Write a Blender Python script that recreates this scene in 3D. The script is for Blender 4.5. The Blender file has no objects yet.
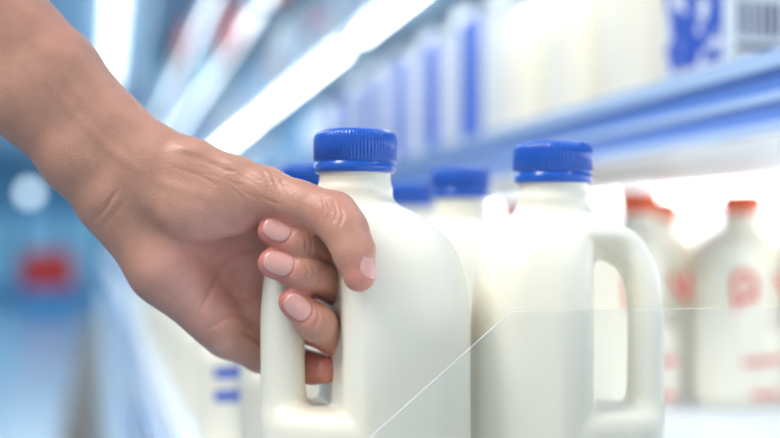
import bpy, math, random
import numpy as np
from mathutils import Vector, Matrix
random.seed(7); rng=np.random.default_rng(3)
sc=bpy.context.scene
try:
    sc.view_settings.view_transform='Standard'
    sc.view_settings.look='None'
except Exception as e: print(e)
H=1.25           # camera height above floor
F=1083.3         # focal length in px (50mm on 36mm, 780 px)
TH=math.radians(15.0); C,S=math.cos(TH),math.sin(TH)
def ab(b,a,z=0): return Vector((C*b-S*a, C*a+S*b, H+z))
ZS=-.1625        # shelf deck top

# ---------------------------------------------------------------- materials
def mat(name,col,rough=.5,metal=0,emit=None,es=0,sss=0,srad=(1,.5,.3),sscale=.01,spec=.5,coat=0,trans=0,ior=1.45):
    m=bpy.data.materials.new(name); m.use_nodes=True
    p=m.node_tree.nodes['Principled BSDF']
    p.inputs['Base Color'].default_value=(*col,1)
    p.inputs['Roughness'].default_value=rough
    p.inputs['Metallic'].default_value=metal
    p.inputs['Specular IOR Level'].default_value=spec
    p.inputs['Coat Weight'].default_value=coat
    p.inputs['Transmission Weight'].default_value=trans
    p.inputs['IOR'].default_value=ior
    if sss:
        p.inputs['Subsurface Weight'].default_value=sss
        p.inputs['Subsurface Radius'].default_value=srad
        p.inputs['Subsurface Scale'].default_value=sscale
    if emit:
        p.inputs['Emission Color'].default_value=(*emit,1)
        p.inputs['Emission Strength'].default_value=es
    return m
def add_bump(m,scale,strength,dist=.001,detail=3,kind='noise'):
    nt=m.node_tree; p=nt.nodes['Principled BSDF']
    tc=nt.nodes.new('ShaderNodeTexCoord')
    t=nt.nodes.new('ShaderNodeTexNoise' if kind=='noise' else 'ShaderNodeTexVoronoi')
    t.inputs['Scale'].default_value=scale
    if kind=='noise': t.inputs['Detail'].default_value=detail
    b=nt.nodes.new('ShaderNodeBump'); b.inputs['Strength'].default_value=strength; b.inputs['Distance'].default_value=dist
    nt.links.new(tc.outputs['Object'],t.inputs['Vector'])
    nt.links.new(t.outputs[0],b.inputs['Height'])
    nt.links.new(b.outputs['Normal'],p.inputs['Normal'])
    return b
M_jug=mat('hdpe_milk',(.92,.872,.735),.32,sss=.22,srad=(1,.92,.7),sscale=.010,spec=.5)
add_bump(M_jug,60,.10,.002,2)
M_cap=mat('blue_cap_plastic',(.004,.098,.53),.30,coat=.35)
M_capo=mat('orange_cap_plastic',(.92,.15,.06),.4)
M_white=mat('white_enamel',(.58,.70,.82),.4)
M_under=mat('shelf_underside',(.80,.86,.91),.5)
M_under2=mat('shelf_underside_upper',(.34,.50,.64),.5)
M_back=mat('case_back',(.84,.88,.92),.5)
M_rail=mat('blue_price_rail',(.13,.28,.76),.18,coat=.6)
M_raill=mat('pale_price_rail',(.45,.62,.90),.22,coat=.5)
M_rail3=mat('grey_blue_rail',(.24,.41,.58),.3,coat=.3)
M_led=mat('led_tube',(1,1,1),.5,emit=(1,.99,.96),es=9)
M_ledu=mat('led_tube_upper',(1,1,1),.5,emit=(.90,.97,1),es=3)
M_led2=mat('led_tube_rear',(1,1,1),.5,emit=(1,.97,.93),es=8.0)
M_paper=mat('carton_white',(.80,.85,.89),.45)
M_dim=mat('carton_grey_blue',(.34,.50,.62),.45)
M_cream=mat('carton_cream',(.74,.74,.69),.45)
M_blue=mat('print_blue',(.01,.10,.60),.4)
M_lblue=mat('print_light_blue',(.10,.38,.70),.45)
M_red=mat('print_red',(.78,.045,.035),.45)
M_teal=mat('print_teal',(.01,.40,.54),.45)
M_dark=mat('ink_dark',(.02,.03,.12),.5)
M_grey=mat('bumper_grey',(.34,.36,.38),.5)

# ---------------------------------------------------------------- mesh helpers
def obj(name,verts,faces,mats,parent=None,loc=None,rotz=0,smooth=False,midx=None):
    me=bpy.data.meshes.new(name); me.from_pydata([tuple(v) for v in verts],[],[tuple(f) for f in faces])
    if not isinstance(mats,(list,tuple)): mats=[mats]
    for m in mats: me.materials.append(m)
    if midx is not None: me.polygons.foreach_set('material_index',midx)
    if smooth: me.polygons.foreach_set('use_smooth',[True]*len(me.polygons))
    me.update()
    o=bpy.data.objects.new(name,me); sc.collection.objects.link(o)
    if loc is not None: o.location=loc
    o.rotation_euler=(0,0,rotz)
    if parent: o.parent=parent
    return o
def boxvf(x0,x1,y0,y1,z0,z1):
    v=[(x0,y0,z0),(x1,y0,z0),(x1,y1,z0),(x0,y1,z0),(x0,y0,z1),(x1,y0,z1),(x1,y1,z1),(x0,y1,z1)]
    f=[(0,3,2,1),(4,5,6,7),(0,1,5,4),(1,2,6,5),(2,3,7,6),(3,0,4,7)]
    return v,f
def boxes(name,lst,mats,parent=None,loc=None,rotz=0,bevel=0):
    V=[];Fc=[];mi=[]
    for e in lst:
        v,f=boxvf(*e[:6]); n=len(V); V+=v; Fc+=[tuple(i+n for i in q) for q in f]; mi+=[e[6] if len(e)>6 else 0]*6
    o=obj(name,V,Fc,mats,parent,loc,rotz,midx=mi)
    if bevel:
        b=o.modifiers.new('bevel','BEVEL'); b.width=bevel; b.segments=3
    return o

def surface_nets(G,o,h):
    s=G<0
    nx,ny,nz=G.shape
    cnt=np.zeros((nx-1,ny-1,nz-1),np.int8)
    for i in (0,1):
        for j in (0,1):
            for k in (0,1):
                cnt+=s[i:nx-1+i,j:ny-1+j,k:nz-1+k]
    act=(cnt>0)&(cnt<8)
    I,J,K=np.nonzero(act)
    idx=-np.ones(act.shape,np.int64); idx[I,J,K]=np.arange(len(I))
    acc=np.zeros((len(I),3)); n=np.zeros(len(I))
    cor=[(i,j,k) for i in (0,1) for j in (0,1) for k in (0,1)]
    for c in cor:
        for ax in range(3):
            if c[ax]==0:
                d=list(c); d[ax]=1
                g0=G[I+c[0],J+c[1],K+c[2]]; g1=G[I+d[0],J+d[1],K+d[2]]
                m=(g0<0)!=(g1<0)
                t=np.where(m,g0/np.where(m,(g0-g1),1),0)
                p=np.tile(np.array(c,float),(len(I),1)); p[:,ax]=t
                acc+=p*m[:,None]; n+=m
    V=acc/n[:,None]+np.stack([I,J,K],1)
    V=V*h+np.array(o)
    faces=[]
    a=s[:-1,1:-1,1:-1]; b=s[1:,1:-1,1:-1]; i,j,k=np.nonzero(a!=b); j=j+1;k=k+1
    q=np.stack([idx[i,j-1,k-1],idx[i,j,k-1],idx[i,j,k],idx[i,j-1,k]],1); fl=~s[i,j,k]; q[fl]=q[fl][:,::-1]; faces.append(q)
    a=s[1:-1,:-1,1:-1]; b=s[1:-1,1:,1:-1]; i,j,k=np.nonzero(a!=b); i=i+1;k=k+1
    q=np.stack([idx[i-1,j,k-1],idx[i-1,j,k],idx[i,j,k],idx[i,j,k-1]],1); fl=~s[i,j,k]; q[fl]=q[fl][:,::-1]; faces.append(q)
    a=s[1:-1,1:-1,:-1]; b=s[1:-1,1:-1,1:]; i,j,k=np.nonzero(a!=b); i=i+1;j=j+1
    q=np.stack([idx[i-1,j-1,k],idx[i,j-1,k],idx[i,j,k],idx[i-1,j,k]],1); fl=~s[i,j,k]; q[fl]=q[fl][:,::-1]; faces.append(q)
    return V,np.concatenate(faces)
def npmesh(name,V,Q,mats,smooth=True):
    me=bpy.data.meshes.new(name)
    me.vertices.add(len(V)); me.vertices.foreach_set('co',V.astype(np.float32).ravel())
    me.loops.add(len(Q)*4); me.loops.foreach_set('vertex_index',Q.astype(np.int32).ravel())
    me.polygons.add(len(Q)); me.polygons.foreach_set('loop_start',np.arange(len(Q),dtype=np.int32)*4)
    try: me.polygons.foreach_set('loop_total',np.full(len(Q),4,np.int32))
    except Exception: pass
    me.update(calc_edges=True); me.validate()
    me.polygons.foreach_set('use_smooth',[True]*len(me.polygons))
    for m in mats: me.materials.append(m)
    return me
def relax(V,Q,it,lam=.5):
    for _ in range(it):
        acc=np.zeros_like(V); n=np.zeros(len(V))
        for e in range(4):
            a=Q[:,e]; b=Q[:,(e+1)%4]
            for c in range(3):
                acc[:,c]+=np.bincount(a,V[b,c],len(V))+np.bincount(b,V[a,c],len(V))
            n+=np.bincount(a,minlength=len(V))+np.bincount(b,minlength=len(V))
        V=V+lam*(acc/n[:,None]-V)
    return V
def smin(a,b,k):
    h=np.clip(.5+.5*(b-a)/k,0,1); return b*(1-h)+a*h-k*h*(1-h)
def smax(a,b,k): return -smin(-a,-b,k)
def conedist(X,Y,Z,p,q,r1,r2):
    p=np.array(p,float); q=np.array(q,float); d=q-p; L=float(d@d)+1e-12
    px,py,pz=X-p[0],Y-p[1],Z-p[2]
    t=np.clip((px*d[0]+py*d[1]+pz*d[2])/L,0,1)
    return np.sqrt((px-t*d[0])**2+(py-t*d[1])**2+(pz-t*d[2])**2)-(r1+(r2-r1)*t)
def catmull(P,sub=5):
    P=np.array(P,float); Q=np.vstack([2*P[0]-P[1],P,2*P[-1]-P[-2]]); out=[]
    for i in range(1,len(Q)-2):
        p0,p1,p2,p3=Q[i-1],Q[i],Q[i+1],Q[i+2]
        for s in range(sub):
            t=s/sub; out.append(.5*((2*p1)+(-p0+p2)*t+(2*p0-5*p1+4*p2-p3)*t*t+(-p0+3*p1-3*p2+p3)*t**3))
    out.append(P[-1]); return np.array(out)

# ---------------------------------------------------------------- milk jugs (metres; x: handle at -x; z=0 bottom)
def make_jug(name,R,HX,tr=.0108,gapw=.013,h=.0016):
    """R: body extent on +x, HX: handle extent on -x, neck axis at x=0, tr: handle tube radius"""
    o=(-HX-.008,-.055,-.006); xs=np.arange(o[0],R+.008,h); ys=np.arange(-.055,.055,h); zs=np.arange(-.006,.206,h)
    X,Y,Z=np.meshgrid(xs,ys,zs,indexing='ij')
    zt=np.array([-.02,0,.004,.012,.03,.08,.115,.130,.143,.153,.161,.168,.174,.180,.30])
    wt=np.array([0.93,.93,.97,.99,1.0,1.0,1.0,.99,.96,.915,.85,.75,.61,.42,.30])
    w=np.interp(Z,zt,wt)
    cx=(R-HX)/2; hx=(R+HX)/2
    cxz=cx*np.clip((w-.42)/.5,0,1)
    tap=np.interp(X,[-.06,-.035,-.005,.06],[.60,.66,1.0,.97])
    ax=hx*w; ay=.0415*w*tap
    rc=np.minimum(.030,np.minimum(ax,ay)*.97)
    qx=np.abs(X-cxz)-ax+rc; qy=np.abs(Y)-ay+rc
    d=np.sqrt(np.maximum(qx,0)**2+np.maximum(qy,0)**2)+np.minimum(np.maximum(qx,qy),0)-rc
    d=d*.82
    d=smax(d,-Z+0.0,.006); d=smax(d,Z-.181,.006)
    hc=-(HX-tr)
    gap=hc+tr+gapw
    cut=np.maximum(X-gap, np.maximum(.080-Z, Z-.164))
    d=smax(d,-cut,.010)
    path=catmull([(-.008,.172,tr+.001),(-.022,.167,tr+.0007),(hc+.009,.158,tr+.0003),(hc+.002,.144,tr),(hc,.125,tr),(hc,.10,tr),(hc+.001,.080,tr+.0004),(hc+.008,.058,tr+.0012)],5)
    hd=np.full_like(X,.05)
    for p,q in zip(path[:-1],path[1:]):
        hd=np.minimum(hd,conedist(X,Y,Z,(p[0],0,p[1]),(q[0],0,q[1]),p[2],q[2]))
    d=smin(d,hd,.006)
    r=np.sqrt(X**2+Y**2)
    nk=np.maximum(r-.0178,np.maximum(.15-Z,Z-.199)); d=smin(d,nk,.006)
    nk=np.maximum(r-.0192,np.abs(Z-.1865)-.0016); d=smin(d,nk,.0015)
    d=d-.00045*np.exp(-(Y/.0011)**2)*(Z<.178)
    V,Q=surface_nets(d.astype(np.float32),o,h)
    V=relax(V,Q,4,.5)
    return npmesh(name,V,Q,[M_jug])
jugA=make_jug('jug_mesh_a',.0555,.047)
jugB=make_jug('jug_mesh_b',.0425,.0565,tr=.0092,gapw=.0175)

def make_cap(mt,name):
    N=288; prof=[(0,.0),(.0190,.0),(.0200,.0006),(.0203,.0022),(.0203,.0044),(.0194,.0052),(.0194,.0060),(.0203,.0068),(.0204,.0164),(.0201,.0186),(.0192,.0202),(.0175,.0211),(.0150,.0213),(.0145,.0207),(0,.0207)]
    V=[];Fc=[]
    for i,(r,z) in enumerate(prof):
        for k in range(N):
            t=2*math.pi*k/N
            rr=r
            if 7<=i<=9: rr=r+(.00036 if (k%4)<2 else -.00014)*(.5 if i==9 else 1)
            V.append((rr*math.cos(t),rr*math.sin(t),z))
    for i in range(len(prof)-1):
        for k in range(N):
            Fc.append((i*N+k,i*N+(k+1)%N,(i+1)*N+(k+1)%N,(i+1)*N+k))
    me=bpy.data.meshes.new(name); me.from_pydata(V,[],Fc); me.materials.append(mt); me.update()
    me.polygons.foreach_set('use_smooth',[True]*len(me.polygons)); return me
capb=make_cap(M_cap,'cap_mesh_blue'); capo=make_cap(M_capo,'cap_mesh_orange')

def arc_pts(cx,cz,r,a0,a1,n): return [(cx+r*math.cos(a0+(a1-a0)*i/n),cz+r*math.sin(a0+(a1-a0)*i/n)) for i in range(n+1)]
def ribbon(name,paths,width,y,mt,th=.0006):
    V=[];Fc=[]
    for P in paths:
        n0=len(V)
        for i,(x,z) in enumerate(P):
            a=P[max(i-1,0)]; b=P[min(i+1,len(P)-1)]; dx,dz=b[0]-a[0],b[1]-a[1]; L=math.hypot(dx,dz) or 1
            nx,nz=-dz/L*width/2,dx/L*width/2
            V+= [(x+nx,y,z+nz),(x-nx,y,z-nz),(x+nx,y+th,z+nz),(x-nx,y+th,z-nz)]
        for i in range(len(P)-1):
            k=n0+4*i
            Fc+=[(k,k+1,k+5,k+4),(k+2,k+6,k+7,k+3),(k,k+4,k+6,k+2),(k+1,k+3,k+7,k+5)]
    me=bpy.data.meshes.new(name); me.from_pydata(V,[],Fc); me.materials.append(mt); me.update(); return me
def red_paths(s): return [
   [(-.032+s,.098)]+arc_pts(-.024+s,.124,.011,math.pi*.9,0,12)+[(-.013+s,.108)],[(-.026+s,.106),(-.015+s,.116)],
   [(.014+s,.134),(.020+s,.118),(.032+s,.108)],[(.030+s,.136),(.031+s,.122),(.028+s,.108)],
   [(-.026+s,.046),(.020+s,.049)],[(-.016+s,.014),(.018+s,.014)]]
red_lab=ribbon('red_label_mesh',red_paths(0),.0055,-.0424,M_red)
blue_lab=ribbon('blue_label_mesh',[[(-.038,.098),(.038,.098)],[(-.038,.086),(.038,.086)],[(-.038,.064),(.038,.064)],[(-.038,.046),(.038,.046)]],.008,-.0424,M_blue)

def jug(b,a,mesh,cap=capb,rot=TH,mirror=False,z=ZS,scale=1,label=None):
    o=bpy.data.objects.new('milk_jug',mesh); sc.collection.objects.link(o)
    o.location=ab(b,a,z); o.rotation_euler=(0,0,rot+(math.pi if mirror else 0)); o.scale=(scale,)*3
    c=bpy.data.objects.new('cap',cap); sc.collection.objects.link(c); c.parent=o; c.location=(0,0,.1945)
    if label:
        l=bpy.data.objects.new('label',label); sc.collection.objects.link(l); l.parent=o
        if mirror: l.rotation_euler=(0,0,math.pi)
    return o
jug(.1229,.5262,jugA,z=-.159)                    # the one being taken
jug(.229,.5257,jugB,mirror=True,rot=math.radians(-9))
jug(.136,.711,jugA); 
for k in range(1,9): jug(.1229,.711+.17*k,jugA,label=blue_lab if k%2 else None)
jug(.2414,.712,jugB,mirror=True,label=blue_lab); jug(.256,.884,jugB,mirror=True,label=blue_lab)
for k in range(1,8): jug(.240,.886+.17*k,jugB,mirror=True)
for k in range(6): jug(.355,1.25+.17*k,jugB,mirror=True)
for k in range(5): jug(.53,1.0+.17*k,jugA,cap=capo,label=red_lab,mirror=True)
for k in range(4): jug(.636,.98+.17*k,jugA,cap=capo,label=red_lab,mirror=True)
for k in range(3): jug(.742,.98+.17*k,jugA,cap=capo,label=red_lab,mirror=True)

# ---------------------------------------------------------------- display case
LEN=20.0
case=bpy.data.objects.new('refrigerated_display_case',None); sc.collection.objects.link(case)
case.location=(0,0,H); case.rotation_euler=(0,0,TH)
A0=-.9
def cb(name,lst,m,bevel=0): return boxes(name,lst,m,parent=case,bevel=bevel)
cb('shelf_deck',[(.062,.86,A0,LEN,ZS-.0135,ZS-.0003)],M_under)
cb('shelf_deck_rail',[(.050,.062,A0,LEN,-.205,ZS+.002)],M_raill)
cb('shelf_deck_rail_strip',[(.0485,.050,A0,LEN,-.198,-.180)],M_rail)
cb('base',[(.03,.88,A0,LEN,-1.15,-.66)],M_white)
cb('kick_plate',[(.08,.88,A0,LEN,-H+.002,-1.15)],M_grey)
cb('bumper',[(.0,.03,A0,LEN,-.86,-.78)],M_grey)
cb('back_panel',[(.86,.88,A0,LEN,-.66,1.55)],M_back)
cb('canopy',[(.30,.88,A0,LEN,1.42,1.55)],M_white)
for i,z in enumerate([.079,.395,.72,1.05]):
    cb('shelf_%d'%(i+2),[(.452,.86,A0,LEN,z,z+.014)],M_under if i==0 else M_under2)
    cb('price_rail_%d'%(i+2),[(.440,.452,A0,LEN,z-.002,z+.050)],M_rail if i==0 else M_rail3)
    cb('price_rail_lip_%d'%(i+2),[(.434,.440,A0,LEN,z+.040,z+.052),(.434,.440,A0,LEN,z-.004,z+.004),(.4365,.440,A0,LEN,z+.018,z+.024)],M_raill if i==0 else M_white)
    if i>0: cb('price_tags_%d'%(i+2),[(.4335,.4338,a,a+.07,z+.006,z+.038) for a in np.arange(-.5,12,.31)],M_paper)
    seg=[(.456,.474,a,a+1.06,z-.018,z-.003) for a in np.arange(-.31,LEN-1,1.2)]
    if i>0: cb('led_tubes_%d'%(i+2),seg,[M_ledu,M_led,M_ledu,M_ledu][i])
cb('led_tube_rear',[(.80,.822,A0,LEN,.058,.076)],M_led2)
cb('uprights',[(.82,.86,a,a+.03,-.66,1.42) for a in np.arange(-.5,LEN,1.2)],M_white)
cb('shelf_talker_red',[(.425,.433,3.45,4.0,.66,.80),(.425,.433,5.4,6.2,.98,1.14),(.425,.433,2.5,2.72,.60,.78)],M_red)
cb('shelf_talker_teal',[(.425,.433,4.5,5.1,.70,.88),(.425,.433,7.6,8.8,1.05,1.40),(.425,.433,2.0,2.2,.62,.78)],M_teal)

# products as gable top cartons in rows
def carton_vf(x0,x1,y0,y1,z0,h,g=.03):
    z1=z0+h; xm=(x0+x1)/2
    v=[(x0,y0,z0),(x1,y0,z0),(x1,y1,z0),(x0,y1,z0),(x0,y0,z1),(x1,y0,z1),(x1,y1,z1),(x0,y1,z1),
       (xm-.002,y0,z1+g),(xm+.002,y0,z1+g),(xm+.002,y1,z1+g),(xm-.002,y1,z1+g),
       (xm-.002,y0,z1+g+.018),(xm+.002,y0,z1+g+.018),(xm+.002,y1,z1+g+.018),(xm-.002,y1,z1+g+.018)]
    f=[(0,3,2,1),(0,1,5,4),(1,2,6,5),(2,3,7,6),(3,0,4,7),(4,5,9,8),(5,6,10,9),(6,7,11,10),(7,4,8,11),(8,9,13,12),(9,10,14,13),(10,11,15,14),(11,8,12,15),(12,13,14,15)]
    return v,f
def row(name,z,b0,a0,a1,seq,hh=(.17,.2),w=.085,gap=.012,depthrows=2,stripe=None,bands=(0,3,4,3,4,5)):
    V=[];Fc=[];mi=[]
    for r in range(depthrows):
        a=a0; n=0
        while a<a1:
            hgt=random.uniform(*hh); m=seq[(n//3)%len(seq)] if stripe is None else 0
            b=b0+r*(w+.01)
            v,f=carton_vf(b,b+w,a,a+w,z,hgt); k=len(V); V+=v; Fc+=[tuple(i+k for i in q) for q in f]; mi+=[m]*len(f)
            m2=random.choice(bands) if stripe is None else 3
            if stripe is None:
                bx=(b-.0008,b,a+.01,a+w-.01,z+.05,z+.05+hgt*.4)
            else:
                bx=(b-.0008,b,a+.004,a+w*stripe,z+.0,z+hgt)
            v,f=boxvf(*bx); k=len(V); V+=v; Fc+=[tuple(i+k for i in q) for q in f]; mi+=[m2]*6
            a+=w+gap; n+=1
    return obj(name,V,Fc,[M_paper,M_cream,M_dim,M_blue,M_lblue,M_red,M_teal],loc=(0,0,H),rotz=TH,midx=mi)
row('milk_carton_row',.0935,.492,1.36,2.3,[0],hh=(.22,.22),w=.10,gap=.080,depthrows=2,stripe=.95)
row('milk_carton_row',.0935,.492,2.4,19.5,[0,4,2,4,0],hh=(.18,.22))
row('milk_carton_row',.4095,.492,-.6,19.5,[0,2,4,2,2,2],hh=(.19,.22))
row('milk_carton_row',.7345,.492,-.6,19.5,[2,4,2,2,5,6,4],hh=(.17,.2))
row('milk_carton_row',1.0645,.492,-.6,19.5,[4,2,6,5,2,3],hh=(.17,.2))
row('milk_carton_row',-.66,.10,-.3,19.5,[0,1,0,0,4],hh=(.20,.25),w=.1,depthrows=3)
row('milk_carton_row',ZS,.10,2.25,19.5,[0,0,1,0],hh=(.15,.16),depthrows=2,bands=(0,0,3,4))
row('milk_carton_row',ZS,.52,1.9,19.5,[0,0,1,0],hh=(.15,.16),depthrows=2,bands=(0,0,3,4))

def print_mat():
    m=mat('blue_splash_print',(.8,.8,.8),.4); nt=m.node_tree; p=nt.nodes['Principled BSDF']
    tc=nt.nodes.new('ShaderNodeTexCoord'); n=nt.nodes.new('ShaderNodeTexNoise'); n.inputs['Scale'].default_value=48; n.inputs['Detail'].default_value=3
    r=nt.nodes.new('ShaderNodeValToRGB'); r.color_ramp.interpolation='LINEAR'
    r.color_ramp.elements[0].position=.54; r.color_ramp.elements[0].color=(.01,.08,.50,1)
    r.color_ramp.elements[1].position=.60; r.color_ramp.elements[1].color=(.82,.86,.92,1)
    nt.links.new(tc.outputs['Object'],n.inputs['Vector']); nt.links.new(n.outputs[0],r.inputs[0]); nt.links.new(r.outputs[0],p.inputs['Base Color'])
    return m
M_splash=print_mat()
def near_carton(b,a,w=.088,d=.098,hgt=.2):
    v,f=carton_vf(0,w,0,d,0,hgt)
    o=obj('milk_carton',v,f,M_paper,loc=ab(b,a,.0935),rotz=TH)
    boxes('side_print',[(-.0008,0,.004,d-.004,.058,hgt-.01),],M_splash,parent=o)
    boxes('side_band',[(-.0008,0,.004,d-.004,.026,.040),],M_blue,parent=o)
    bars=[]
    for x,t in zip([.012,.019,.025,.033,.039,.048,.056],[.004,.002,.004,.003,.005,.004,.005]): bars.append((x,x+t,-.0006,0,.076,.105))
    boxes('barcode',bars,M_dark,parent=o)
    boxes('fine_print',[(.010,.062,-.0006,0,.065,.070),(.010,.074,-.0006,0,.053,.058),(.010,w-.01,-.0006,0,.040,.044)],M_dark,parent=o)
near_carton(.488,.775); near_carton(.584,.775)
for a in (.97,1.115,1.262): jug(.555,a,jugA,z=.0935,scale=1.2,cap=capb,mirror=True)

# ---------------------------------------------------------------- acrylic divider
def acrylic():
    m=bpy.data.materials.new('clear_acrylic'); m.use_nodes=True; nt=m.node_tree; nt.nodes.clear()
    out=nt.nodes.new('ShaderNodeOutputMaterial'); t=nt.nodes.new('ShaderNodeBsdfTransparent'); t.inputs[0].default_value=(.985,.99,.99,1)
    g=nt.nodes.new('ShaderNodeBsdfGlossy'); g.inputs['Roughness'].default_value=.05
    fr=nt.nodes.new('ShaderNodeFresnel'); fr.inputs[0].default_value=1.35
    mx=nt.nodes.new('ShaderNodeMixShader'); nt.links.new(fr.outputs[0],mx.inputs[0]); nt.links.new(t.outputs[0],mx.inputs[1]); nt.links.new(g.outputs[0],mx.inputs[2])
    d=nt.nodes.new('ShaderNodeBsdfDiffuse'); d.inputs[0].default_value=(.9,.95,.98,1)
    m2=nt.nodes.new('ShaderNodeMixShader'); m2.inputs[0].default_value=.04
    nt.links.new(mx.outputs[0],m2.inputs[1]); nt.links.new(d.outputs[0],m2.inputs[2]); nt.links.new(m2.outputs[0],out.inputs[0])
    return m
M_acr=acrylic(); M_edge=mat('acrylic_polished_edge',(.92,.94,.94),.12,trans=.2)
def divider(a):
    P=[(.060,ZS),(.060,-.131),(.1824,-.0307),(.80,-.0307),(.80,ZS)]
    t=.0013; V=[(b,0,z) for b,z in P]+[(b,t,z) for b,z in P]; n=5
    Fc=[(4,3,2,1,0),(5,6,7,8,9)]+[(i,(i+1)%n,(i+1)%n+n,i+n) for i in range(n)]
    mi=[0,0]+[1]*n
    return obj('acrylic_shelf_divider',V,Fc,[M_acr,M_edge],loc=ab(0,a,0),rotz=TH,midx=mi)
divider(.466)

# ---------------------------------------------------------------- HAND
OFF0=.531
def sk(px,py,off):
    d=OFF0+off/1000.; return np.array(((px-390)*d/F, d, H+(245-py)*d/F))
h=.00115
lo=np.array([-.312,.455,H-.080]); hi=np.array([.004,.592,H+.226])
xs,ys,zs=[np.arange(lo[i],hi[i],h).astype(np.float32) for i in range(3)]
shape=(len(xs),len(ys),len(zs)); print('grid',shape)
def newG(): return np.full(shape,.03,np.float32)
def cone(G,p,q,r1,r2,k):
    m=max(r1,r2)+.013; sl=[]
    for i,ax in enumerate((xs,ys,zs)):
        a=max(0,int((min(p[i],q[i])-m-lo[i])/h)); b=min(len(ax),int((max(p[i],q[i])+m-lo[i])/h)+2); sl.append(slice(a,b))
    if any(s.stop<=s.start for s in sl): return
    X=xs[sl[0]][:,None,None]; Y=ys[sl[1]][None,:,None]; Z=zs[sl[2]][None,None,:]
    d=conedist(X,Y,Z,p,q,r1,r2).astype(np.float32)
    sl=tuple(sl); G[sl]=smin(G[sl],d,k)
def chain(G,pts,k):
    P=[(sk(*p[:3]),p[3]/1000.) for p in pts]
    for i in range(len(P)-1): cone(G,P[i][0],P[i+1][0],P[i][1],P[i+1][1],k)
palm=newG()
chain(palm,[(-157,-143,0,29),(58,72,0,20),(112,131,0,17.8),(150,158,0,16.5)],.006)
chain(palm,[(-183,-117,0,29),(32,100,0,20.5),(82,160,0,17.5),(113,188,0,16)],.010)
chain(palm,[(140,165,4,15),(215,195,12,12.5),(258,224,25,11)],.010)
chain(palm,[(130,178,6,15),(205,225,14,12),(250,262,27,11)],.010)
chain(palm,[(122,188,6,15),(190,250,13,12),(240,298,26,11)],.010)
chain(palm,[(112,196,4,15),(175,270,12,12),(230,332,20,12)],.010)
chain(palm,[(142,188,-3,15),(195,208,-9,14.5),(236,212,-10,11.5)],.010)
chain(palm,[(110,206,0,13.5),(162,270,1,14.5),(216,324,6,12.5)],.010)
thumb=newG()
TH_=[(140,160,-2,16),(190,170,-6,15),(235,184,-10,12.8),(264,193,-14,12.2),(300,204,-21,10.4),(334,216,-28,10.9),(345,230,-33,10.2),(354,252,-37,9.3),(359,276,-40,7.4)]
chain(thumb,TH_,.004)
IDX=[(258,224,25,11),(326,256,6,8.6),(300,243,-19,8.0),(272,231,-19,6.9)]
MID=[(250,262,27,11),(338,286,5,9.4),(305,273,-19,8.7),(273,263,-19,7.3)]
RNG=[(240,298,26,11),(335,336,5,9.1),(317,323,-18,8.7),(293,302,-19,7.1)]
LIT=[(230,332,20,12),(262,352,20,10.4),(290,359,20,8.6),(312,368,12,7.8),(325,370,5,6.9)]
hand=smin(palm,thumb,.009)
for fg in (IDX,MID,RNG,LIT):
    G=newG(); chain(G,fg,.0035)
    kx=sk(*fg[0][:3]); 
    D=np.sqrt((xs[:,None,None]-kx[0])**2+(ys[None,:,None]-kx[1])**2+(zs[None,None,:]-kx[2])**2)
    k=np.clip(.008-.0068*np.clip((D-.016)/.014,0,1),.0012,.008).astype(np.float32)
    hand=smin(hand,G,k)
V,Q=surface_nets(hand,lo,h); V=relax(V,Q,3,.5)
print('hand verts',len(V))
me=npmesh('hand_tmp',V,Q,[]); tmp=bpy.data.objects.new('tmp',me); sc.collection.objects.link(tmp)
ss=tmp.modifiers.new('s','SUBSURF'); ss.levels=1; ss.render_levels=1
dg=bpy.context.evaluated_depsgraph_get(); m2=bpy.data.meshes.new_from_object(tmp.evaluated_get(dg))
bpy.data.objects.remove(tmp)
n=len(m2.vertices); co=np.empty(n*3,np.float32); m2.vertices.foreach_get('co',co); co=co.reshape(-1,3).astype(float)
no=np.empty(n*3,np.float32); m2.vertices.foreach_get('normal',no); no=no.reshape(-1,3)
U=390+co[:,0]/co[:,1]*F; W=245-(co[:,2]-H)/co[:,1]*F
def groove(P,wd):
    """gaussian falloff to a polyline, taper at its ends; windowed for speed"""
    P=np.array(P,float); m=4*wd
    sel=np.nonzero((U>P[:,0].min()-m)&(U<P[:,0].max()+m)&(W>P[:,1].min()-m)&(W<P[:,1].max()+m))[0]
    g=np.zeros(n)
    if len(sel)==0: return g
    u,w=U[sel],W[sel]; d=np.full(len(sel),1e9); tt=np.zeros(len(sel)); N=len(P)-1
    for i in range(N):
        x0,y0=P[i]; dx,dy=P[i+1]-P[i]; t=np.clip(((u-x0)*dx+(w-y0)*dy)/(dx*dx+dy*dy),0,1)
        dd=np.hypot(u-x0-t*dx,w-y0-t*dy); b=dd<d; d=np.where(b,dd,d); tt=np.where(b,(i+t)/N,tt)
    tap=np.clip(np.sin(np.pi*np.clip(tt,.02,.98))*1.6,0,1)
    g[sel]=np.exp(-(d/wd)**2)*tap
    return g
disp=np.zeros(n); red=np.zeros(n); front=np.clip(-no[:,1]*3+.8,0,1)
off=(co[:,1]-OFF0)*1000
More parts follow.
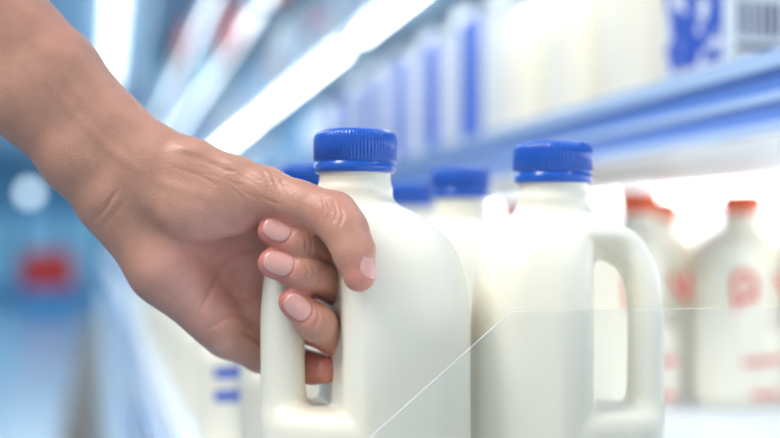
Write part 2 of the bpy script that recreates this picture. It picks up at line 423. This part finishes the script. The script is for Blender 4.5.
creases=[ # polyline, depth mm, width px, max depth offset
 ([(262,246),(240,252),(222,268),(209,292),(198,316)],.9,2.6,40),
 ([(254,300),(236,296),(222,288)],.5,2.4,40),
 ([(252,318),(236,314),(222,320),(206,332)],.7,2.6,40),
 ([(240,330),(254,337),(266,346)],1.2,2.8,40),
 ([(94,222),(107,206),(118,188)],.55,2.4,40),([(100,230),(114,214),(126,198)],.35,2.2,40),
 ([(176,152),(205,160),(240,176)],.35,3,40),([(170,166),(196,174),(222,188)],.3,2.4,40),
 ([(262,170),(268,182),(270,200)],.3,1.8,0),([(271,173),(277,186),(278,204)],.35,1.8,0),([(280,177),(285,189),(285,204)],.25,1.8,0),
 ([(318,194),(322,208),(320,222)],.35,1.7,0),([(325,196),(330,210),(327,226)],.5,1.7,0),([(332,198),(337,211),(334,224)],.45,1.7,0),([(340,204),(343,216),(339,228)],.35,1.7,0),
 ([(303,234),(307,242),(305,252)],.42,1.6,0),([(309,236),(313,245),(310,255)],.45,1.6,0),([(315,240),(318,247),(316,256)],.35,1.6,0),
 ([(304,262),(309,271),(306,281)],.42,1.6,0),([(311,264),(316,273),(313,284)],.45,1.6,0),([(318,266),(322,275),(319,286)],.3,1.6,0),
 ([(318,309),(319,319),(312,330)],.42,1.6,0),([(324,313),(326,323),(319,334)],.45,1.6,0),
 ([(328,268),(333,278),(332,292)],.3,2.0,8),([(336,270),(342,281),(340,292)],.3,2.0,8),
]
for _ in range(40):
    x=rng.uniform(185,290); y=np.interp(x,[170,290],[158,190])+rng.uniform(-12,18); L=rng.uniform(12,26); an=math.radians(rng.normal(24,9))
    creases.append(([(x,y),(x+L*.5*math.cos(an),y+L*.5*math.sin(an)+rng.uniform(-1,1)),(x+L*math.cos(an),y+L*math.sin(an))],rng.uniform(.08,.18),rng.uniform(1.1,1.6),10))
for _ in range(20):
    x=rng.uniform(165,250); y=rng.uniform(215,320); L=rng.uniform(10,26); an=math.radians(rng.choice([rng.normal(115,14),rng.normal(30,14)]))
    creases.append(([(x,y),(x+L*.5*math.cos(an)+1,y+L*.5*math.sin(an)),(x+L*math.cos(an),y+L*math.sin(an))],rng.uniform(.08,.16),rng.uniform(1.1,1.7),40))
for P,dep,wd,mx in creases:
    g=groove(P,wd)*front*(off<mx)
    disp-=dep*g; red+=.22*g*min(dep,1)
for P,dep,wd in [([(165,146),(205,152),(250,172)],.8,6),([(60,40),(120,112),(170,150)],.7,8),([(150,215),(200,232)],.6,12),([(30,60),(70,110),(110,150),(150,178)],.45,6),([(150,178),(185,190),(225,200)],.4,6)]:
    disp+=dep*groove(P,wd)*front
def frame(p,q,nrm):
    t=(q-p); t/=np.linalg.norm(t); nn=np.array(nrm,float); nn-=t*(nn@t); nn/=np.linalg.norm(nn); s=np.cross(t,nn); return t,nn,s
def nail_spec(a,b,nrm,cpos,hl,hw): 
    p,q=sk(*a[:3]),sk(*b[:3]); t,nn,s=frame(p,q,nrm)
    return dict(p=p,q=q,r1=a[3]/1e3,r2=b[3]/1e3,t=t,n=nn,s=s,c=p+(q-p)*cpos,hl=hl/1e3,hw=hw/1e3)
nails=[nail_spec(IDX[2],IDX[3],(-.05,-.9,.35),.82,6.8,5.2),
       nail_spec(MID[2],MID[3],(-.05,-.95,.2),.80,7.2,5.5),
       nail_spec(RNG[2],RNG[3],(-.05,-.95,.10),.80,7.0,5.3),
       nail_spec(TH_[7],TH_[8],(.92,-.36,.15),.72,7.2,6.3)]
def region(nl,X,Y,Z):
    dx,dy,dz=X-nl['c'][0],Y-nl['c'][1],Z-nl['c'][2]
    tt=dx*nl['t'][0]+dy*nl['t'][1]+dz*nl['t'][2]; s2=dx*nl['s'][0]+dy*nl['s'][1]+dz*nl['s'][2]; n2=dx*nl['n'][0]+dy*nl['n'][1]+dz*nl['n'][2]
    e=(np.abs(tt/nl['hl'])**2.6+np.abs(s2/nl['hw'])**2.6+1e-9)**(1/2.6)
    return (e-1)*nl['hw'],n2,tt
for nl in nails:
    r,n2,tt=region(nl,co[:,0],co[:,1],co[:,2]); near=(n2>0)&(n2<.014)&((no@nl['n'])>0)
    g=np.exp(-(np.clip(r-.0002,-1,1)/.0008)**2)*near; disp-=.40*g*(1-np.clip(tt/nl['hl'],0,1)); red+=.25*g
    cut=(1/(1+np.exp(np.clip(r/.00025,-50,50))))*near; disp-=.25*cut
    tipd=np.linalg.norm(co-nl['q'],axis=1); red+=.60*np.exp(-(tipd/.012)**2)
red+=.7*np.exp(-(np.linalg.norm(co-sk(*LIT[-1][:3]),axis=1)/.014)**2)
for q in (IDX[1],MID[1],RNG[1],TH_[5]): red+=.35*np.exp(-(np.linalg.norm(co-sk(*q[:3]),axis=1)/.014)**2)
co2=co+no*(disp/1000.)[:,None]
m2.vertices.foreach_set('co',co2.astype(np.float32).ravel())
pal=np.clip(1-np.hypot((U-215)/85,(W-272)/85),0,1)*1.6
pal=np.clip(pal,0,1)*front
blot=np.zeros(n)
for _ in range(40):
    c=co[rng.integers(n)]; blot+=rng.uniform(-1,1)*np.exp(-(np.linalg.norm(co-c,axis=1)/.014)**2)
red=np.clip(red+.14*blot,0,1)
ca=m2.color_attributes.new('skin','FLOAT_COLOR','POINT')
base=np.array([.565,.285,.200]); pc=np.array([.70,.35,.285]); rc=np.array([.65,.19,.16])
colr=base*(1-pal[:,None])+pc*pal[:,None]; colr=colr*(1-red[:,None])+rc*red[:,None]
ca.data.foreach_set('color',np.concatenate([colr,np.ones((n,1))],1).astype(np.float32).ravel())
m2.polygons.foreach_set('use_smooth',[True]*len(m2.polygons)); m2.update()
M_skin=mat('skin',(.6,.33,.22),.38,sss=.12,srad=(1,.35,.18),sscale=.004,spec=.5)
nt=M_skin.node_tree; p=nt.nodes['Principled BSDF']
at=nt.nodes.new('ShaderNodeAttribute'); at.attribute_name='skin'
nz=nt.nodes.new('ShaderNodeTexNoise'); nz.inputs['Scale'].default_value=110; nz.inputs['Detail'].default_value=4
tc=nt.nodes.new('ShaderNodeTexCoord'); nt.links.new(tc.outputs['Object'],nz.inputs['Vector'])
mp=nt.nodes.new('ShaderNodeMapRange'); mp.inputs[1].default_value=.3; mp.inputs[2].default_value=.7; mp.inputs[3].default_value=.93; mp.inputs[4].default_value=1.06
nt.links.new(nz.outputs[0],mp.inputs[0])
vm=nt.nodes.new('ShaderNodeVectorMath'); vm.operation='SCALE'; nt.links.new(at.outputs['Color'],vm.inputs[0]); nt.links.new(mp.outputs[0],vm.inputs['Scale'])
nt.links.new(vm.outputs[0],p.inputs['Base Color'])
vo=nt.nodes.new('ShaderNodeTexVoronoi'); vo.inputs['Scale'].default_value=1000; nt.links.new(tc.outputs['Object'],vo.inputs['Vector'])
bp=nt.nodes.new('ShaderNodeBump'); bp.inputs['Strength'].default_value=.35; bp.inputs['Distance'].default_value=.0004
nt.links.new(vo.outputs[0],bp.inputs['Height']); nt.links.new(bp.outputs[0],p.inputs['Normal'])
m2.materials.clear(); m2.materials.append(M_skin)
ho=bpy.data.objects.new('human_hand',m2); sc.collection.objects.link(ho)
M_nail=mat('nail',(.76,.40,.35),.18,sss=.15,srad=(1,.4,.3),sscale=.003,coat=.5)
for i,nl in enumerate(nails):
    hh=.00042; l=nl['c']-.013; g=np.arange(0,.026,hh)
    X=(l[0]+g)[:,None,None]+0*g[None,:,None]+0*g[None,None,:]; Y=(l[1]+g)[None,:,None]+0*X; Z=(l[2]+g)[None,None,:]+0*X
    r,n2,tt=region(nl,X,Y,Z)
    d=conedist(X,Y,Z,nl['p'],nl['q']+nl['t']*.0012,nl['r1'],nl['r2'])
    f=smax(np.maximum(d-.00025,-(d+.0011)),np.maximum(r,-n2),.0005)
    VV,QQ=surface_nets(f.astype(np.float32),l,hh); VV=relax(VV,QQ,2,.5)
    nm=npmesh('nail_mesh',VV,QQ,[M_nail]); no_=bpy.data.objects.new('nail_%d'%(i+1),nm); sc.collection.objects.link(no_); no_.parent=ho
# shirt sleeve where the arm leaves the scene (beyond the top-left of the view)
ax0=sk(-118,-80,0); ax1=sk(-300,-262,0); t=(ax1-ax0)/np.linalg.norm(ax1-ax0); s1=np.array([0,1.,0]); s2=np.cross(t,s1)
V=[];Fc=[];N=48;rings=[(.0,.036),(.0,.041),(.004,.043),(.010,.042),(.03,.043),(.05,.0455),(.07,.044),(.09,.047),(.115,.048),(.122,.040),(.124,.0)]
for j,(l,r) in enumerate(rings):
    for k in range(N):
        an=2*math.pi*k/N; rr=r*(1+.02*math.sin(3*an+j*1.7)*(j>3))
        V.append(ax0+t*l+s1*math.cos(an)*rr*.9+s2*math.sin(an)*rr*1.05)
for j in range(len(rings)-1):
    for k in range(N): Fc.append((j*N+k,j*N+(k+1)%N,(j+1)*N+(k+1)%N,(j+1)*N+k))
obj('shirt_sleeve',V,Fc,mat('cotton_grey',(.30,.33,.38),.9),parent=ho,smooth=True)

# ---------------------------------------------------------------- room shell
def floor_mat():
    m=mat('floor_tile',(.3,.4,.5),.22); nt=m.node_tree; p=nt.nodes['Principled BSDF']
    tc=nt.nodes.new('ShaderNodeTexCoord'); br=nt.nodes.new('ShaderNodeTexBrick'); br.offset=0
    br.inputs['Color1'].default_value=(.17,.32,.46,1); br.inputs['Color2'].default_value=(.20,.35,.48,1); br.inputs['Mortar'].default_value=(.10,.19,.28,1)
    br.inputs['Scale'].default_value=1; br.inputs['Brick Width'].default_value=.6; br.inputs['Row Height'].default_value=.6; br.inputs['Mortar Size'].default_value=.004
    nt.links.new(tc.outputs['Object'],br.inputs['Vector']); nt.links.new(br.outputs[0],p.inputs['Base Color']); return m
boxes('floor',[(-8,2,-4,27,-.05,0)],floor_mat(),rotz=TH)
boxes('floor_strip',[(-.25,.07,A0,LEN,.0,.006)],mat('greige_strip',(.22,.17,.13),.7),rotz=TH)  # greige strip on the floor along the case
boxes('ceiling',[(-8,2,-1,27,3.25,3.3)],mat('ceiling_panel',(.45,.66,.80),.7),rotz=TH)
boxes('wall_far',[(-8,2,26,26.2,0,3.25)],mat('wall_blue',(.17,.44,.64),.6),rotz=TH)
boxes('wall_right',[(.95,1.05,-1,26,0,3.25)],mat('wall_white',(.75,.8,.85),.6),rotz=TH)
M_cl=mat('ceiling_tube',(1,1,1),.5,emit=(1,1,1),es=3)
for bb,a0,a1 in [(.06,6.8,13.5),(-1.6,6,9),(-1.6,12,16)]:
    boxes('ceiling_light',[(bb,bb+.12,a0,a1,3.17,3.25)],M_cl,rotz=TH)
boxes('cooler_cabinet',[(-2.6+.9*i,-1.75+.9*i,25.2,25.95,.0,2.1,0) for i in range(3)]+[(-2.55+.9*i,-1.8+.9*i,25.17,25.2,.35,1.9,1) for i in range(3)],[mat('cabinet_blue',(.06,.28,.52),.4),mat('cabinet_glass',(.28,.56,.72),.2)],rotz=TH)
boxes('promotion_bin',[(-1.35,-.45,20.5,21.1,.0,.45,2),(-1.35,-.45,20.5,21.1,.45,1.0,1),(-1.3,-.5,20.5,21.0,1.0,1.14,0)],[M_red,M_red,M_lblue],rotz=TH)
boxes('gondola_shelf',[(-3.2,-2.3,8,24,0,.12,0)]+[(-3.2,-2.3,8,24,z,z+.04,0) for z in (.5,.95,1.4,1.8)]+[(-2.8,-2.75,8,24,0,1.9,0)],[M_white],rotz=TH)
bpy.ops.mesh.primitive_uv_sphere_add(radius=.10,location=ab(-.95,16,.72)); pl=bpy.context.object; pl.name='bokeh_ball'; pl.data.materials.append(mat('bokeh_glow',(1,1,1),.5,emit=(.75,.93,1),es=1.9))  # glowing ball set in to stand for a white bokeh spot
rod=boxes('cord',[(-.006,.006,-.006,.006,0,1.2)],M_grey,parent=pl)

# ---------------------------------------------------------------- lights
def area(name,b,a,z,sx,sy,pw,col=(1,1,1),tgt=None):
    l=bpy.data.lights.new(name,'AREA'); l.shape='RECTANGLE'; l.size=sx; l.size_y=sy; l.energy=pw; l.color=col
    o=bpy.data.objects.new(name,l); sc.collection.objects.link(o); o.location=ab(b,a,z)
    if tgt is not None: o.rotation_euler=(Vector(tgt)-o.location).to_track_quat('-Z','Y').to_euler()
    else: o.rotation_euler=(0,0,TH)
    return o
area('ceiling_lamp',-.7,.3,1.85,.5,2.2,70,(1,.98,.95),tgt=ab(.1,.6,0))
area('ceiling_lamp',-1.0,5,1.85,1.2,6,80,(.82,.94,1))
area('ceiling_lamp',-1.0,14,1.85,1.2,10,175,(.75,.91,1))
area('ceiling_lamp',-1.2,22,1.85,2,3,95,(.75,.91,1))
w=bpy.data.worlds.new('World'); sc.world=w; w.use_nodes=True
w.node_tree.nodes['Background'].inputs[0].default_value=(.89,.955,1,1); w.node_tree.nodes['Background'].inputs[1].default_value=.60

# ---------------------------------------------------------------- camera
cd=bpy.data.cameras.new('camera'); cam=bpy.data.objects.new('camera',cd); sc.collection.objects.link(cam)
cam.location=(0,0,H); cam.rotation_euler=(math.pi/2,0,0); cd.lens=50; cd.sensor_width=36; cd.shift_y=26/780
cd.clip_start=.02; cd.dof.use_dof=True; cd.dof.focus_distance=.505; cd.dof.aperture_fstop=2.9
sc.camera=cam
